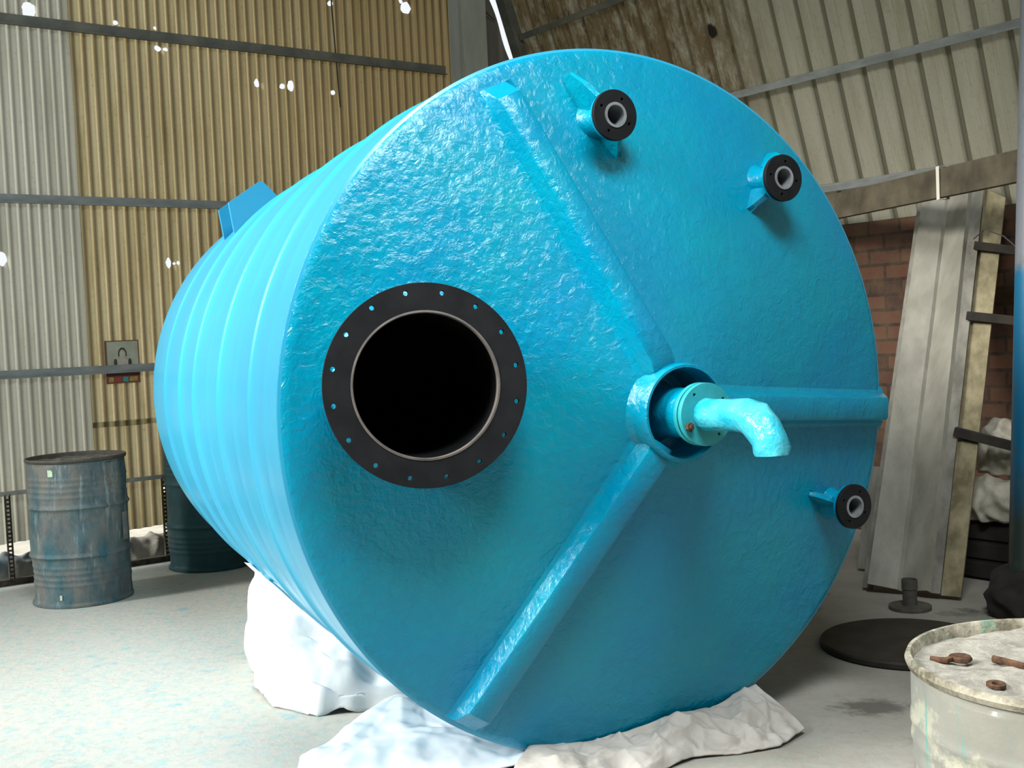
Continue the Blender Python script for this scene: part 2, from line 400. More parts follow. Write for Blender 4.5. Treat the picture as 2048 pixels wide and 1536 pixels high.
# right wall: bricks below, leaning ribbed sheeting above
bw = link('wall_right', boxmesh((8, .11, 1.09), (16, .22, 2.18), bevel=0), 'brick'); bw.matrix_world = RW; tag(bw, kind='structure')
def ribbed(s0, s1, z0, z1, pitch=.205, c=.035, nz=8):
    prof = [(0, 0), (.018, .028), (.040, .028), (.058, 0), (.115, 0), (.121, .004), (.133, .004), (.139, 0)]
    sv = []; s = s0
    while s < s1:
        for a, b in prof: sv.append((s + a, b))
        s += pitch
    vs, fs = [], []
    for s, b in sv:
        for j in range(nz + 1):
            z = z0 + (z1 - z0) * j / nz; up = z - 2.2
            vs.append((s + c * up, b - A_ * up, z))
    for i in range(len(sv) - 1):
        for j in range(nz):
            a = i * (nz + 1) + j; fs.append((a, a + nz + 1, a + nz + 2, a + 1))
    me = bpy.data.meshes.new('m'); me.from_pydata(vs, [], fs); return me
rs = link('wall_right', ribbed(.028, 15.5, 2.12, 5.5), 'sheet_cream', None); rs.name = 'wall_back'
rs.matrix_world = RW; tag(rs, kind='structure')
def sp(s, z, out=0):                   # point on the leaning sheeting, in right-wall coordinates
    up = z - 2.2; return Vector((s + .035 * up, out - A_ * up, z))
for z, s0, mt in ((4.04, .12, 'girt_dark'), (3.175, .12, 'girt_steel'), (2.438, .12, 'girt_steel')):
    up = Vector((0, -A_, 1)).normalized()
    o = link('girt', beam(sp(s0, z, -.035), sp(15, z, -.035) + Vector((0, 0, 0)), .045, .05, up=up), mt, rs)
o = link('rafter', beam(sp(.055, 2.2, -.05), sp(.055, 5.45, -.05), .10, .09), 'girt_dark', rs)
# roof over the bay; second, unseen panel added to cut sky on the face
me = bm_mesh((lambda bm: (box(bm, (2.2, 7.0, 5.55), (12.4, 10.4, .05)), box(bm, (1.6, -2.9, 5.55), (12.4, 2.8, .05)), bm)[2])(bmesh.new()))
tag(link('ceiling', me, 'roof_sheet'), kind='structure')

bk = link('wall_front_unseen', boxmesh((-.5, -4.2, 2.75), (15, .2, 5.5), bevel=0), 'brick'); tag(bk, kind='structure')  # unseen wall added to block low sky light on the tank face
bk = link('wall_left', boxmesh((-8, -1.6, 2.75), (.2, 5.2, 5.5), bevel=0), 'brick'); tag(bk, kind='structure')  # unseen wall stub added to narrow the left daylight opening
# ------------------------------------------------------------------ the tank
TC = Vector((.3869, 4.0984, 0)); TROT = math.atan2(.46045, .88769)
tank = empty('storage_tank', TC, TROT, label='huge turquoise fibreglass tank lying on its side with a cone end and black flanges', cat='tank')
RC, TL, RR, D0 = 1.25, 2.85, 1.105, .354      # rim radius, length, rear radius, cone depth
T0 = Matrix.Translation((0, 0, RC))
def tp(name, me, mat, parent=tank, mw=None, **kw):
    if mw is not None: me.transform(mw)
    if parent is tank: me.transform(T0)
    return tag(link(name, me, mat, parent), **kw)
def ax(rho): return D0 * (1 - rho / RC)         # cone surface height in front of the rim plane (-y)
# shell with wound stiffening ridges and rounded rear shoulder
prof = []
rings = [.41, .98, 1.55, 1.94, 2.40]
for i in range(0, 401):
    s = TL * i / 400; r_ = RC + (RR - RC) * s / TL
    for q in rings: r_ += .012 * math.exp(-((s - q) / .016) ** 2)
    for q in (.2, .7, 1.26): r_ += .003 * math.exp(-((s - q) / .04) ** 2)
    prof.append((r_, s))
prof = [(RC - .012, .002)] + [p for p in prof if p[1] > .006]
for i in range(1, 9):
    a = PI / 2 * i / 8; prof.append((RR - .10 + .10 * math.cos(a), TL + .10 * math.sin(a)))
prof += [(.8, TL + .17), (.4, TL + .23), (.01, TL + .25)]
tp('shell', revolve(prof, 'Y', 192, cap=False), 'shell')
# cone end, opened at the manway and the outlet sump
MA = R(172.0); MR = .832; MANR = .226
mdir = Vector((math.cos(MA), 0, math.sin(MA)))
mcen = mdir * MR + Vector((0, -ax(MR), 0))
slope = math.atan2(D0, RC)
mn = (Vector((0, -1, 0)) * math.cos(slope) + mdir * math.sin(slope)).normalized()
HUB = Vector((0, 0, -.018))
vs, fs = [], []; nr, na = 100, 360
for i in range(nr + 1):
    rho = RC * i / nr if i else .002
    for j in range(na):
        a = 2 * PI * j / na
        y = -ax(rho)
        e = max(0, 1 - (RC - rho) / .035); y += .012 * e ** 2.5        # rolled edge
        vs.append((rho * math.cos(a), y, rho * math.sin(a)))
for i in range(nr):
    for j in range(na):
        q = (i * na + j, i * na + (j + 1) % na, (i + 1) * na + (j + 1) % na, (i + 1) * na + j)
        c = sum((Vector(vs[x]) for x in q), Vector()) / 4
        dd = c - mcen; dd -= mn * dd.dot(mn)
        if dd.length < .238: continue
        if math.hypot(c.x, c.z + .018) < .142: continue
        fs.append(q)
me = mesh(vs, fs, True)
tp('cone_end', me, 'face')
# stiffening ribs
def rib(phi, r0, r1, w0=.112, w1=.082, h=.072):
    st = [(r0, .6), (r0 + .05, 1)] + [(r0 + .05 + (r1 - .09 - r0 - .05) * i / 6, 1) for i in range(1, 7)] + [(r1 - .045, .93), (r1, .12)]
    vs, fs = [], []
    u = Vector((math.cos(phi), 0, math.sin(phi))); vv = Vector((-math.sin(phi), 0, math.cos(phi)))
    for rho, k_ in st:
        base = u * rho + Vector((0, -ax(rho) + .02, 0)); hh = h * k_
        for x, y in ((-w0 / 2 - .03, .012), (-w0 / 2 - .004, .026), (-w1 / 2 - .003, hh * .92 + .02), (-w1 / 2 + .007, hh + .02), (w1 / 2 - .007, hh + .02), (w1 / 2 + .003, hh * .92 + .02), (w0 / 2 + .004, .026), (w0 / 2 + .03, .012)):
            vs.append(base + vv * x + Vector((0, -y, 0)))
    n = 8
    for i in range(len(st) - 1):
        for j in range(n - 1): fs.append((i * n + j, i * n + j + 1, (i + 1) * n + j + 1, (i + 1) * n + j))
    fs += [tuple(range(n)), tuple(range((len(st) - 1) * n, len(st) * n))]
    me = mesh(vs, fs, True); me.set_sharp_from_angle(angle=R(30)); return me
for ph, r0, r1 in ((R(113.2), .14, 1.185), (R(-4.7), .14, 1.262), (R(-123.3), .14, 1.232)):
    tp('stiffening_rib', rib(ph, r0, r1), 'face')
# outlet: collar, sump pan, neck, two bolted flange plates and wrapped bent spout
HB = Matrix.Translation((0, 0, -.018))
tp('outlet_collar', revolve([(.192, -.29), (.174, -.31), (.166, -.335), (.164, -.380), (.158, -.390), (.150, -.390), (.146, -.37), (.146, -.18)], 'Y', 96, cap=False), 'face', mw=HB)
tp('sump_pan', revolve([(.150, -.24), (.145, -.20), (.002, -.19)], 'Y', 96, cap=False), 'face', mw=HB)
pipe = tp('outlet_pipe', revolve([(.115, -.19), (.088, -.24), (.082, -.30), (.082, -.452), (.094, -.455)], 'Y', 64, cap=False), 'face', mw=HB)
RX = Matrix.Rotation(R(90), 4, 'X')
fm = flange_mesh(.100, 0, .080, .0065, 4, .018, R(35)); fm.transform(RX)
tp('outlet_flange', fm, 'flange_teal', mw=HB @ Matrix.Translation((0, -.464, 0)))
fm = flange_mesh(.100, 0, .080, .0065, 4, .018, R(35)); fm.transform(RX)
tp('blind_flange', fm, 'flange_teal', mw=HB @ Matrix.Translation((0, -.489, 0)))
bm = bmesh.new(); bmesh.ops.create_cone(bm, cap_ends=True, segments=6, radius1=.014, radius2=.014, depth=.014); bmesh.ops.create_cone(bm, cap_ends=True, segments=16, radius1=.008, radius2=.007, depth=.03)
me = bm_mesh(bm); me.transform(RX)
a = R(205); tp('bolt', me, 'rust', mw=HB @ Matrix.Translation((.080 * math.cos(a), -.503, .080 * math.sin(a))), label='rusty bolt')
pts = [(0, -.488, 0), (0, -.52, 0), (0, -.58, .002), (0, -.64, .004), (0, -.70, .004), (0, -.735, -.006), (.0, -.77, -.03), (0, -.795, -.062), (0, -.805, -.092), (0, -.806, -.108)]
tp('spout', tube(pts, [.054, .051, .050, .051, .054, .056, .055, .052, .055, .050], 28, wob=.10), 'spout_wrap', mw=HB)
tp('spout_lining', tube([(0, -.8062, -.105), (0, -.8064, -.1095)], [.040, .040], 20), 'flange_teal', mw=HB)
# manway
def orient(n):           # local -z of plate faces along n
    n = n.normalized(); z = n; x = Vector((0, 0, 1)).cross(z).normalized(); y = z.cross(x)
    return Matrix((x, y, z)).transposed().to_4x4()
MM = Matrix.Translation(mcen) @ orient(mn)
nk = tp('manway_neck', revolve([(.262, -.03), (.246, .02), (.243, .150), (.226, .150), (.226, -.75)], 'Z', 96, cap=False), 'neck_black', mw=MM)
def sub(par, name, me, mat, mw, **kw):
    me.transform(mw); me.transform(T0); return tag(link(name, me, mat, par), **kw)
sub(nk, 'manway_flange', flange_mesh(.309, .224, .283, .0088, 16, .022, R(11.25 - 1.5), 128), 'flange_black', MM @ Matrix.Translation((0, 0, .148)), label='black bolted ring')
sub(nk, 'inner_ring', revolve([(.2265, .161), (.2265, .135), (.2195, .132), (.2180, .156), (.2205, .162)], 'Z', 128, close=True), 'liner_grey', MM, label='grey laminate edge')
sub(nk, 'cone_fillet', revolve([(.30, -.012), (.265, .006), (.247, .03), (.244, .11)], 'Z', 96, cap=False), 'face', MM, label='turquoise fillet')
sub(nk, 'dark_cap', revolve([(.228, -.75), (.002, -.75)], 'Z', 48, cap=False), 'inside_dark', MM)  # near-black cap painted for the unlit tank interior
# small flanged nozzles with gusset fins
def nozzle(ang, rho, r_out, off, fins, a0, bore=.036):
    u = Vector((math.cos(ang), 0, math.sin(ang))); base = u * rho + Vector((0, -ax(rho), 0))
    mt = Matrix.Translation(base) @ orient(Vector((0, -1, 0)))
    nk = tp('nozzle_neck', revolve([(r_out * 1.05, -.05), (r_out * .78, -.005), (r_out * .62, .03), (r_out * .58, off - .045), (r_out * .80, off - .024), (r_out * .985, off - .02), (r_out * .99, off - .008), (bore, off - .008), (bore, -.04)], 'Z', 64, cap=False), 'face', mw=mt)
    sub(nk, 'nozzle_flange', flange_mesh(r_out, bore + .004, r_out * .72, .0062, 4, .016, a0, 64), 'flange_black', mt @ Matrix.Translation((0, 0, off)), label='black bolted ring')
    sub(nk, 'nozzle_liner', revolve([(bore + .006, -.02), (bore + .006, off + .011), (bore - .003, off + .011), (bore - .003, -.02)], 'Z', 48, close=True), 'pvc_grey', mt, label='grey pipe liner')
    sub(nk, 'nozzle_dark_cap', revolve([(bore, -.02), (.001, -.02)], 'Z', 24, cap=False), 'inside_dark', mt)  # dark disc painted for shade deep in the bore
    for fa, ln in fins:
        fu = Vector((math.cos(fa), 0, math.sin(fa))); fv = Vector((-fu.z, 0, fu.x)); vs = []
        for q, h0, h1, wd in ((r_out * .45, -.03, off - .03, .012), (r_out * .98, -.03, off - .035, .010), (r_out + ln * .5, -.03, off * .45, .009), (r_out + ln, -.04, .004, .006)):
            p = base + fu * q; yb = -ax(math.hypot(p.x, p.z))
            for hh, ww in ((h0, wd * 2.2), (h1, wd)):
                top = (base.y - h1) if hh == h1 else yb + .02
                for sg in (-1, 1): vs.append(Vector((p.x, top, p.z)) + fv * ww * sg)
        fs = []
        for i in range(3):
            a = i * 4; b = a + 4
            fs += [(a, b, b + 2, a + 2), (a + 1, a + 3, b + 3, b + 1), (a + 2, b + 2, b + 3, a + 3)]
        fs += [(0, 1, 3, 2), (12, 14, 15, 13)]
        sub(nk, 'gusset', mesh(vs, fs), 'face', Matrix())
    return nk
nozzle(R(96.8), .982, .083, .130, ((R(118), .10), (R(-60), .08)), R(62))
nozzle(R(52.8), .984, .083, .130, ((R(-128), .07), (R(52), .06)), R(80))
nozzle(R(-26.5), .996, .083, .130, ((R(157), .09), (R(-25), .05)), R(62))
# lifting lug near the rear
def surf(s, ph, dr=0):
    q = RC + (RR - RC) * s / TL + dr
    return Vector((q * math.cos(ph), s, q * math.sin(ph)))
vs = []
for s in (2.13, 2.37):
    for ph, dr in ((R(121), -.02), (R(122.5), .115), (R(131), .125), (R(136), -.02)): vs.append(surf(s, ph, dr))
lg = mesh(vs[:4] + [v + Vector((0, .018, 0)) for v in vs[:4]], [(0, 1, 2, 3), (7, 6, 5, 4)] + [(i, (i + 1) % 4, (i + 1) % 4 + 4, i + 4) for i in range(4)])
lug = tp('lifting_lug', lg, 'shell')
def lp(me): me.transform(T0); return link('lug_plate', me, 'shell', lug)
lp(mesh(vs[4:] + [v + Vector((0, .018, 0)) for v in vs[4:]], [(0, 1, 2, 3), (7, 6, 5, 4)] + [(i, (i + 1) % 4, (i + 1) % 4 + 4, i + 4) for i in range(4)]))
a_, b_ = surf(2.13, R(122.5), .115), surf(2.37, R(122.5), .115); c_, d_ = surf(2.37, R(121), -.02), surf(2.13, R(121), -.02)
o_ = Vector((.018, 0, .0))
lp(mesh([a_, b_, c_, d_, a_ + o_, b_ + o_, c_ + o_, d_ + o_], [(0, 1, 2, 3), (7, 6, 5, 4)] + [(i, (i + 1) % 4, (i + 1) % 4 + 4, i + 4) for i in range(4)]))

# ------------------------------------------------------------------ drums
def patch(r_, a0, a1, z0, z1, off=.0015, n=8):
    vs = [((r_ + off) * math.cos(a0 + (a1 - a0) * i / n), (r_ + off) * math.sin(a0 + (a1 - a0) * i / n), z) for z in (z0, z1) for i in range(n + 1)]
    return mesh(vs, [(i, i + 1, i + n + 2, i + n + 1) for i in range(n)], True)
def drum(loc, rz, mat, label, name='steel_drum', dents=.004, rimmat='crust', fill='gunk', fillz=.855, seed=0):
    t = empty(name, loc, rz, label=label, cat='drum', group='steel drums on the workshop floor')
    pr = [(.27, .012), (.286, 0), (.293, .004), (.293, .016), (.284, .024)]
    z = .03
    while z < .86:
        r_ = .283
        for q, a in ((.30, .012), (.59, .012)): r_ += a * math.exp(-((z - q) / .012) ** 2)
        for q in (.655, .69, .725, .76, .13, .165, .2, .235): r_ += .0035 * math.exp(-((z - q) / .009) ** 2)
        pr.append((r_, z)); z += .006
    pr += [(.283, .862)]
    def wob(a, z): return dents * (noise.noise(Vector((math.cos(a) * 2 + seed, math.sin(a) * 2, z * 4))) + .5 * noise.noise(Vector((math.cos(a) * 6, math.sin(a) * 6 + seed, z * 9)))) if .03 < z < .85 else 0
    link('body', revolve(pr, 'Z', 96, cap=False, wob=wob), mat, t)
    link('rim', revolve([(.281, .858), (.291, .862), (.295, .872), (.291, .882), (.284, .882), (.279, .874), (.277, .845)], 'Z', 96, close=True), rimmat, t)
    vs, fs = [], []; n = 72; rings_ = 26
    for i in range(rings_ + 1):
        q = .281 * i / rings_
        for j in range(n):
            a = 2 * PI * j / n; x, y = q * math.cos(a), q * math.sin(a)
            h = fillz + .012 * noise.noise(Vector((x * 9 + seed, y * 9, 0))) + .006 * noise.noise(Vector((x * 30, y * 30, seed)))
            vs.append((x, y, min(h, .872)))
    for i in range(rings_):
        for j in range(n): fs.append((i * n + j, i * n + (j + 1) % n, (i + 1) * n + (j + 1) % n, (i + 1) * n + j))
    link('contents', mesh(vs, fs, True), fill, t)
    return t
dl = drum((-2.69, 7.03, 0), 0, 'drum_blue', 'battered blue and grey steel drum standing in front of the corrugated wall', dents=.012, seed=3, rimmat='pipe_rusty')
va = math.atan2(-7.03, 2.69)
tag(link('paint_splash', patch(.284, va - .60, va - .49, .785, .825), 'label_green', dl), 'pale green splash')
tag(link('small_label', patch(.284, va - .49, va - .44, .05, .08), 'label_white', dl), 'small white label')
tag(link('bare_patch', patch(.286, va + .98, va + 1.22, .36, .53, off=.006), 'girt_steel', dl), 'bare grey patch')
drum((-2.13, 7.93, 0), 0, 'drum_teal', 'dark teal steel drum partly hidden behind the tank', dents=.008, rimmat='drum_teal', seed=8)
dr = drum((1.005, 2.075, 0), R(40), 'drum_cream', 'cream drum full of grey powder in the right foreground', dents=.008, fill='powder', fillz=.862, seed=14)
# rusty scraps lying on the powder
def place(o, loc, rz=0, tilt=0): o.location = loc; o.rotation_euler = (tilt, 0, rz); return o
bm = bmesh.new()
zt = .8625
w1 = link('rusty_washer', revolve([(.0165, -.0022), (.0165, .0022), (.0075, .0022), (.0075, -.0022)], 'Z', 32, close=True), 'rust')
place(w1, (.827, 1.995, zt + .004), 0, R(4)); tag(w1, 'small round rusty washer lying alone on the powder in the cream drum', 'washer')
def hook(name, pts, r_, loc, rz):
    o = link(name, tube(pts, r_, 10, wob=.35), 'rust'); return place(o, loc, rz)
pts = [(.034 * math.cos(a), .023 * math.sin(a), 0) for a in [R(x) for x in range(-150, 181, 22)]]
hk = hook('rusty_hook', [(-.052, -.010, 0), (-.040, -.016, .001), (-.026, -.015, 0)] + [(.001 + .016 * math.cos(a), .004 + .015 * math.sin(a), 0) for a in [R(x) for x in (200, 235, 270, 305, 340, 20, 60, 100, 140, 165)]], .0062, (.828, 2.160, zt + .002), R(-18))
tag(hk, 'curled rusty hook of scrap iron near the left rim of the cream drum', 'hook')
br_ = hook('rusty_bar', [(-.06, .012, 0), (-.035, .004, .001), (-.01, -.004, 0), (.02, -.012, .001), (.06, -.02, 0)], .007, (.918, 2.085, zt + .007), R(-42))
tag(br_, 'rusty iron bar lying on the powder at the right edge of the photo', 'bar')

# ------------------------------------------------------------------ things on the left wall and below it
def onwall(name, me, mat, **kw):
    o = link(name, me, mat); o.matrix_world = LW; return tag(o, **kw)
po = onwall('poster', boxmesh((.885, -.0185, 1.43), (.238, .004, .300), bevel=.001), 'frame_red' if 'frame_red' in M else simple('frame_red', '7c3a34', '5f4a35', 30), label='faded picture poster with a red border tucked behind the middle rail', cat='poster')
simple('poster_grey', 'a7aa97', '8f937f', 9); simple('ink', '2e2a28', '43403a', 30); simple('skin_tone', 'b0aa98', '9f9786', 30)
simple('ochre', 'b0974a', '8d6b33', 60); simple('teal_patch', '2f8f84'); simple('brick_red', '8e3a2c')
def wp(name, me, mat, **kw): return tag(link(name, me, mat, po), **kw)
wp('picture', boxmesh((.888, -.0215, 1.49), (.215, .003, .165), bevel=0), 'poster_grey')
def blob(cx, cz, rx, rz, y, n=20, a0=0, a1=2 * PI, inner=0):
    o_ = [(cx + rx * math.cos(a0 + (a1 - a0) * i / n), y, cz + rz * math.sin(a0 + (a1 - a0) * i / n)) for i in range(n + 1)]
    i_ = [(cx + rx * inner * math.cos(a0 + (a1 - a0) * i / n), y, cz + rz * inner * math.sin(a0 + (a1 - a0) * i / n)) for i in range(n + 1)]
    k_ = len(o_); vs = o_ + i_ + [(x, yy + .001, z) for x, yy, z in o_ + i_]
    fs = []
    for i in range(n): fs += [(i, i + 1, k_ + i + 1, k_ + i), (2 * k_ + i, 2 * k_ + k_ + i, 2 * k_ + k_ + i + 1, 2 * k_ + i + 1)]
    return mesh(vs, fs)
wp('figure', blob(.885, 1.478, .022, .034, -.0245, inner=.02), 'skin_tone')
wp('figure', blob(.885, 1.405, .055, .05, -.0242, a0=0, a1=PI, inner=.02), 'skin_tone')
wp('hair', blob(.885, 1.485, .030, .045, -.0252, a0=R(-25), a1=R(205), inner=.70), 'ink')
for x_, z_ in ((.835, 1.425), (.935, 1.425)): wp('drapery', blob(x_, z_, .012, .028, -.0252, inner=.02), 'ink')
for x, wd, mt in ((.80, .030, 'ochre'), (.845, .04, 'brick_red'), (.90, .035, 'teal_patch'), (.955, .055, 'ochre')):
    wp('colour_patch', boxmesh((x, -.0215, 1.308), (wd, .003, .032), bevel=0), mt)
# open steel frame leaning against the bottom of the wall
ff = onwall('fence_frame', beam((-3, -.075, .603), (1.13, -.075, .603), .028, .028), 'frame_galv', label='low galvanised steel frame with perforated uprights along the foot of the wall', cat='frame')
def perf(x):
    bm = bmesh.new()
    box(bm, (x - .014, -.075, .30), (.006, .03, .60)); box(bm, (x + .014, -.075, .30), (.006, .03, .60))
    z = .03
    while z < .59: box(bm, (x, -.075, z), (.026, .006, .013)); z += .028
    return bm_mesh(bm)
for x in (-1.0, .062, 1.108): link('upright', perf(x), 'iron_black', ff)
link('base_rail', beam((-3, -.08, .02), (1.15, -.08, .02), .05, .04), 'iron_black', ff)
# rags and dirty cloth stuffed at the open foot of the wall
def crumple(nu, nv, fn, amp, freq, seed, wt=None):
    vs, fs = [], []
    for i in range(nu + 1):
        for j in range(nv + 1):
            u, v = i / nu, j / nv; p = Vector(fn(u, v)); q = p * freq + Vector((seed, seed * .7, 0))
            vd_ = noise.voronoi(q * .8)[0]; ve_ = noise.voronoi(q * 2.1 + Vector((4, 4, 4)))[0]; cr = min(vd_[1] - vd_[0], .5) + .38 * min(ve_[1] - ve_[0], .5)
            e = wt(u, v) if wt else min(1, min(u, 1 - u, v, 1 - v) * 8 + .25)
            ridg = (1 - abs(noise.noise(q))) ** 3 * 1.3 - .6
            dv = Vector((noise.noise(q * 1.3 + Vector((9, 0, 0))), noise.noise(q * 1.3 + Vector((0, 9, 0))), 0)) * .8 + Vector((0, 0, .5 * ridg - cr * 1.6 + .4 + .25 * noise.noise(q * 2.7)))
            p2 = p + dv * amp * e
            if p2.z < .004: p2.z = .004 + .002 * noise.noise(q * 3)
            vs.append(p2)
    for i in range(nu):
        for j in range(nv):
            a = i * (nv + 1) + j; fs.append((a, a + nv + 1, a + nv + 2, a + 1))
    return mesh(vs, fs, True)
def lerp(a, b, t): return [a[i] + (b[i] - a[i]) * t for i in range(len(a))]
def poly(pts, t):
    t = max(0, min(.99999, t)) * (len(pts) - 1); i = int(t); return Vector(lerp(pts[i], pts[i + 1], t - i))
def poly2(pts, t):
    t = max(0, min(.99999, t)) * (len(pts) - 1); i = int(t); return Vector((*lerp(pts[i], pts[i + 1], t - i), 0))
def solid(o, th=.006):
    md = o.modifiers.new('thickness', 'SOLIDIFY'); md.thickness = th; md.offset = 1; return o
def heap(name, mat, c, sx, sy, h, rz, seed, n=40, pw=.5, ridge=.05, freq=7):
    """closed crumpled lump resting on its base"""
    bm = bmesh.new(); bmesh.ops.create_icosphere(bm, subdivisions=5, radius=1)
    for v in bm.verts:
        q = v.co.copy()
        z = max(q.z, -.55) + .55
        v.co = Vector((q.x * sx, q.y * sy, z / 1.55 * h))
        nn = v.co * freq + Vector((seed, 0, seed)); d = ((1 - abs(noise.noise(nn))) ** 2 - .55) * ridge + noise.noise(nn * 2.3) * ridge * .4
        out = Vector((q.x, q.y, q.z * .8)).normalized(); v.co += out * d
        v.co.z = max(v.co.z, 0)
    me = bm_mesh(bm, True); o = link(name, me, mat); o.location = c; o.rotation_euler = (0, 0, rz); return o
o = heap('dirty_rag', 'rag', (-3.47, 7.74, .0), .26, .10, .16, math.atan2(.592, .806), 4); tag(o, 'bundled blue grey rag on the floor at the left edge behind the frame', 'rag')
o = heap('dirty_cloth', 'board_grey', (-2.63, 8.30, .19 - .10), .36, .07, .17, math.atan2(.592, .806), 11); tag(o, 'grey dirty cloth hanging at the torn foot of the wall', 'cloth')
o.location = (-2.66, 8.27, 0.0); 

# ------------------------------------------------------------------ white sacks and sheets under the tank
def W(s, x, z): # tank coordinates to world
    return Vector((TC.x + .8877 * x - .4604 * s, TC.y + .4604 * x + .8877 * s, z))
# tall sack wedged under the left flank
def body_x(s, z):        # left flank of the shell at height z
    q = RC + (RR - RC) * s / TL; d_ = q * q - (RC - z) ** 2; return -math.sqrt(max(d_, 0))
def f1(u, v):
    p_ = poly2([(.88, -.50), (1.02, -.86), (1.22, -.99), (1.55, -.97), (1.80, -.93), (1.98, -.84)], u); s, xb = p_.x, p_.y
    zc = .46 * min(1, max(0, (u + .06) * 1.9)) ** .9
    bx = body_x(s, zc) + .006
    if v < .6:
        k_ = v / .6; z = zc * math.sin(k_ * PI / 2) ** .75
        return W(s, xb + (max(bx, xb + .02) - xb) * k_ ** 2, z)
    k_ = (v - .6) / .4; z = zc * (1 - k_) + .02
    return W(s, body_x(s, z) - .035, z)
o = link('white_sack', crumple(110, 90, f1, .045, 5, 2, lambda u, v: min(1, max(0, .57 - v) * 7 + .04) * min(1, u * 6 + .3)), 'plastic'); solid(o)
tag(o, 'bulging white plastic sack wedged under the left flank of the tank', 'sack')
# flat sheet coming out from under the front left of the tank
def f2(u, v):
    a = poly([(-.50, 4.60, .07), (-.28, 4.34, .09), (-.04, 4.03, .06), (.08, 3.88, .05)], u); b = poly([(-.64, 4.42, .01), (-.82, 4.10, .02), (-.80, 3.80, .02), (-.40, 3.55, .02)], u)
    p = a.lerp(b, v); p.z += .055 * math.sin(PI * v) * (.6 + .4 * math.sin(u * 13)) ; return p
o = link('plastic_sheet', crumple(80, 70, f2, .022, 4, 5), 'plastic'); solid(o)
tag(o, 'smooth bluish white plastic sheet spread out under the front left of the tank', 'sheet')
def f3(u, v):
    a = poly([(.02, 3.93, .10), (.20, 3.98, .07), (.38, 4.05, .09), (.56, 4.14, .11), (.68, 4.20, .10), (.78, 4.28, .12), (.88, 4.36, .13)], u)
    b = poly([(-.10, 3.62, .01), (.16, 3.66, .01), (.38, 3.80, .01), (.58, 3.96, .01), (.74, 3.98, .01), (.90, 4.03, .01), (1.02, 4.16, .02)], u)
    p = a.lerp(b, v); p.z += .035 * math.sin(PI * v) * (.8 + .3 * math.sin(u * 17)); return p
o = link('woven_sack', crumple(150, 70, f3, .032, 7, 9), 'cloth'); solid(o)
tag(o, 'crumpled off white woven sack laid along the bottom edge of the tank face', 'sack')

# ------------------------------------------------------------------ floor things on the right
o = link('round_lid', revolve([(.001, 0), (.385, 0), (.392, .006), (.392, .024), (.385, .032), (.001, .032)], 'Z', 96, cap=False), 'lid_black'); o.location = (1.765, 5.22, .002)
tag(o, 'large flat black disc lying on the floor behind the cream drum', 'disc')
fp = empty('flanged_pipe', (2.01, 5.90, 0), 0, label='short dark pipe standing upright on its round flange on the floor', cat='pipe')
link('pipe', revolve([(.036, .012), (.036, .10), (.040, .105), (.040, .155), (.034, .155), (.034, .012)], 'Z', 32, close=True), 'pipe_rusty', fp)
link('flange', flange_mesh(.105, 0, .08, .009, 4, .02, .3, 48), 'pipe_rusty', fp).location = (0, 0, .0102)
# post
ps = empty('support_post', (2.495, 5.66, 0), 0, label='round steel post painted grey above and blue below at the right edge', cat='post')
link('pole', tube([(.0, 0, .02), (.045, 0, 1.0), (.09, .0, 2.0), (.245, .0, 5.5)], .078, 40), 'post', ps)
o = heap('footing', 'dark_matte', (0, 0, 0), .17, .16, .26, 0, 21, ridge=.04); o.parent = ps
# beam tied across
bt = link('tied_beam', beam((2.05, 8.35, 2.26), (2.70, 5.80, 2.26), .05, .165), 'beam_dirty'); tag(bt, 'dirty dark beam running level from behind the tank to the post', 'beam')
tq = Vector((2.05, 8.35, 2.26)).lerp(Vector((2.70, 5.80, 2.26)), .69)
tw = link('white_tie', (lambda x_, y_, d_: mesh([tq + x_ * a * .031 + y_ * b * .092 + d_ * c * .014 for c in (-1, 1) for a, b in ((-1, -1), (1, -1), (1, 1), (-1, 1))] ,
    [(0, 1, 5, 4), (1, 2, 6, 5), (2, 3, 7, 6), (3, 0, 4, 7)]))(*frame(Vector((.65, -2.55, 0)))), 'tie_white'); solid(tw, .003)
tag(tw, 'white strap tied round the dirty beam above the leaning panels', 'strap')

# leaning mould panels: foot points on the floor, head points against the top of the bricks
def lean_panel(foot, head, prof, th=.02, z_end=None):
    """foot/head: pairs of left and right points; prof: (fraction across, offset towards room)"""
    fl_, fr_ = map(Vector, foot); hl_, hr_ = map(Vector, head)
    nrm = (fr_ - fl_).cross(hl_ - fl_).normalized()
    if nrm.y > 0: nrm = -nrm
    nv = 14; vs, fs = [], []
    for k_ in range(nv + 1):
        a = fl_.lerp(hl_, k_ / nv); b = fr_.lerp(hr_, k_ / nv)
        for q, off in prof:
            j = .004 * noise.noise(Vector((q * 3, k_ * .8, 1)))
            vs.append(a.lerp(b, q) + nrm * (off + j))
    m_ = len(prof)
    for k_ in range(nv):
        for j in range(m_ - 1): fs.append((k_ * m_ + j, k_ * m_ + j + 1, (k_ + 1) * m_ + j + 1, (k_ + 1) * m_ + j))
    me = bpy.data.meshes.new('m'); me.from_pydata([tuple(v) for v in vs], [], fs); return me, nrm
fA, fB, fC, fD, fE, fF = [(1.912, 6.36, .0), (1.955, 6.33, .0), (2.075, 6.24, .0), (2.215, 6.12, 0.0), (2.255, 6.09, 0), (2.335, 6.03, 0)]
hA, hB, hC, hD, hE, hF = [(2.70, 7.53, 2.22), (2.745, 7.50, 2.24), (2.86, 7.35, 2.27), (2.95, 7.23, 2.30), (2.99, 7.17, 2.25), (3.07, 7.07, 2.18)]
tm = empty('trough_mould', (2.08, 6.22, 0), 0, label='long pale folded trough panel leaning against the brick wall', cat='mould')
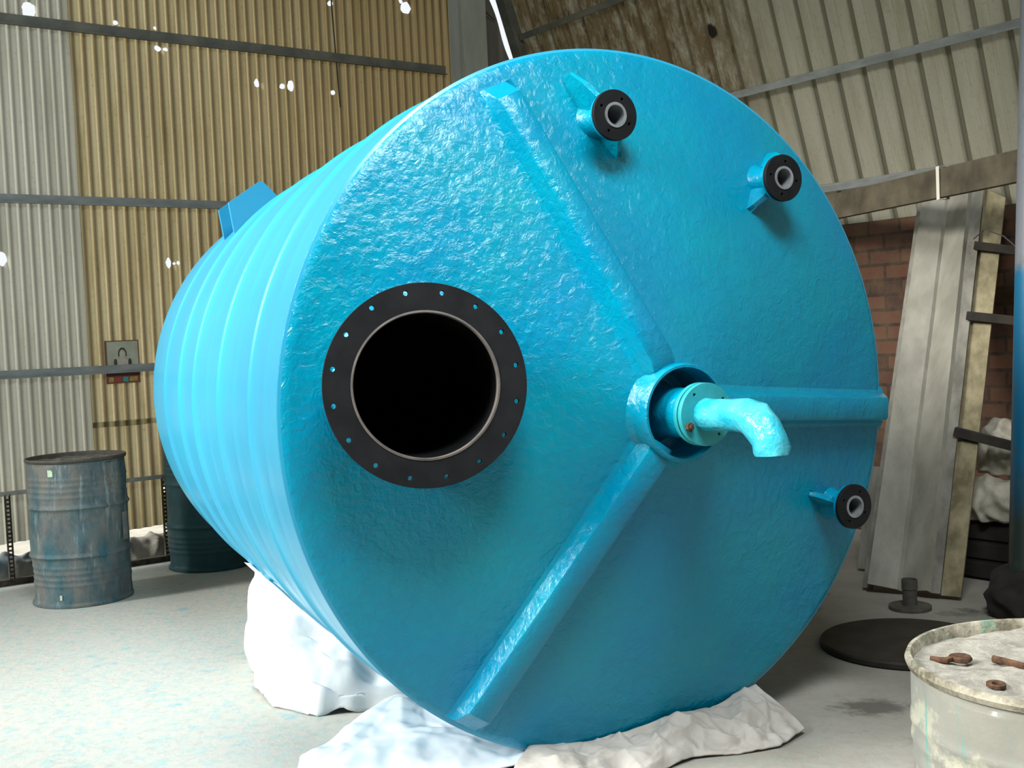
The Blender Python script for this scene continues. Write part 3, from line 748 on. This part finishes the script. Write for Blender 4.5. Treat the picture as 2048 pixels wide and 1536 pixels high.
def T(me, o): me.transform(Matrix.Translation(-Vector(o))); return me
me, nn_ = lean_panel((fB, fD), (hB, hD), [(0, .06), (.03, .10), (.44, .055), (.50, .035), (.96, .09), (1, .065)])
solid(link('folded_panel', T(me, (2.08, 6.22, 0)), 'mould_panel', tm), .012)
me, nn_ = lean_panel((fA, fB), (hA, hB), [(0, .012), (1, .012)])
solid(link('side_lip', T(me, (2.08, 6.22, 0)), 'board_grey', tm), .02)
pb = empty('slatted_board', (2.27, 6.06, 0), 0, label='stained plywood board with dark cross battens leaning right of the trough panel', cat='board')
me, nn_ = lean_panel((fE, fF), (hE, hF), [(0, .03), (.4, .032), (1, .03)])
solid(link('board', T(me, (2.27, 6.06, 0)), 'board_ply', pb), .018)
me, nn_ = lean_panel((fD, fE), (hD, hE), [(0, .058), (1, .055)])
solid(link('edge_strip', T(me, (2.27, 6.06, 0)), 'board_grey', pb), .02)
def onboard(t, q):   # t up the board, q across
    a = Vector(fE).lerp(Vector(hE), t); b = Vector(fF).lerp(Vector(hF), t); return a.lerp(b, q) + nn_ * .055
for t, dz in ((.83, -.06), (.645, -.04), (.36, -.08)):
    a = onboard(t, -.1) + nn_ * .035; b = a + (Vector(fF) - Vector(fE)).normalized() * .34 + Vector((.05, .0, dz - .02))
    link('cross_batten', T(beam(a, b, .05, .05), (2.27, 6.06, 0)), 'batten', pb)
o = link('short_board', boxmesh((0, 0, .31), (.13, .022, .62), bevel=.004), 'board_grey'); o.location = (2.075, 6.80, .012); o.rotation_euler = (R(-14), R(3), R(-35))
tag(o, 'short grey board leaning behind the trough panel beside the tank', 'board')
# dark box added in place of the shaded void, with two sacks
bx = empty('void_filler', (2.72, 6.62, 0), R(-53), label='dark box standing in for the shaded void under the white sacks', cat='filler')
link('filler_body', boxmesh((0, 0, .17), (.66, .36, .34), bevel=.01), 'dark_matte', bx)
for z in (.06, .17, .28): link('filler_slat', boxmesh((0, -.187, z), (.66, .014, .085), bevel=.004), 'dark_matte', bx)
o = heap('cement_bag', 'sack_white', (2.68, 6.45, .345), .22, .13, .24, R(-50), 31, ridge=.035, freq=9); tag(o, 'crumpled white bag lying on the dark box, the lower of two', 'bag', 'white bags by the post')
o = heap('cement_bag', 'sack_white', (2.78, 6.52, .60), .17, .12, .30, R(-62), 37, ridge=.04, freq=9); tag(o, 'pointed white bag resting on top of the lower white bag beside the blue post', 'bag', 'white bags by the post')
# loose wire by the post
o = link('loose_wire', tube([(2.63, 6.50, 1.93), (2.57, 6.2, 1.96), (2.54, 5.9, 1.90), (2.52, 5.60, 1.78), (2.57, 5.555, 1.74), (2.60, 5.555, 1.60), (2.62, 5.56, 1.48)], .0035, 6), 'wire'); tag(o, 'thin loose wire looping from the plywood board to the post', 'wire')
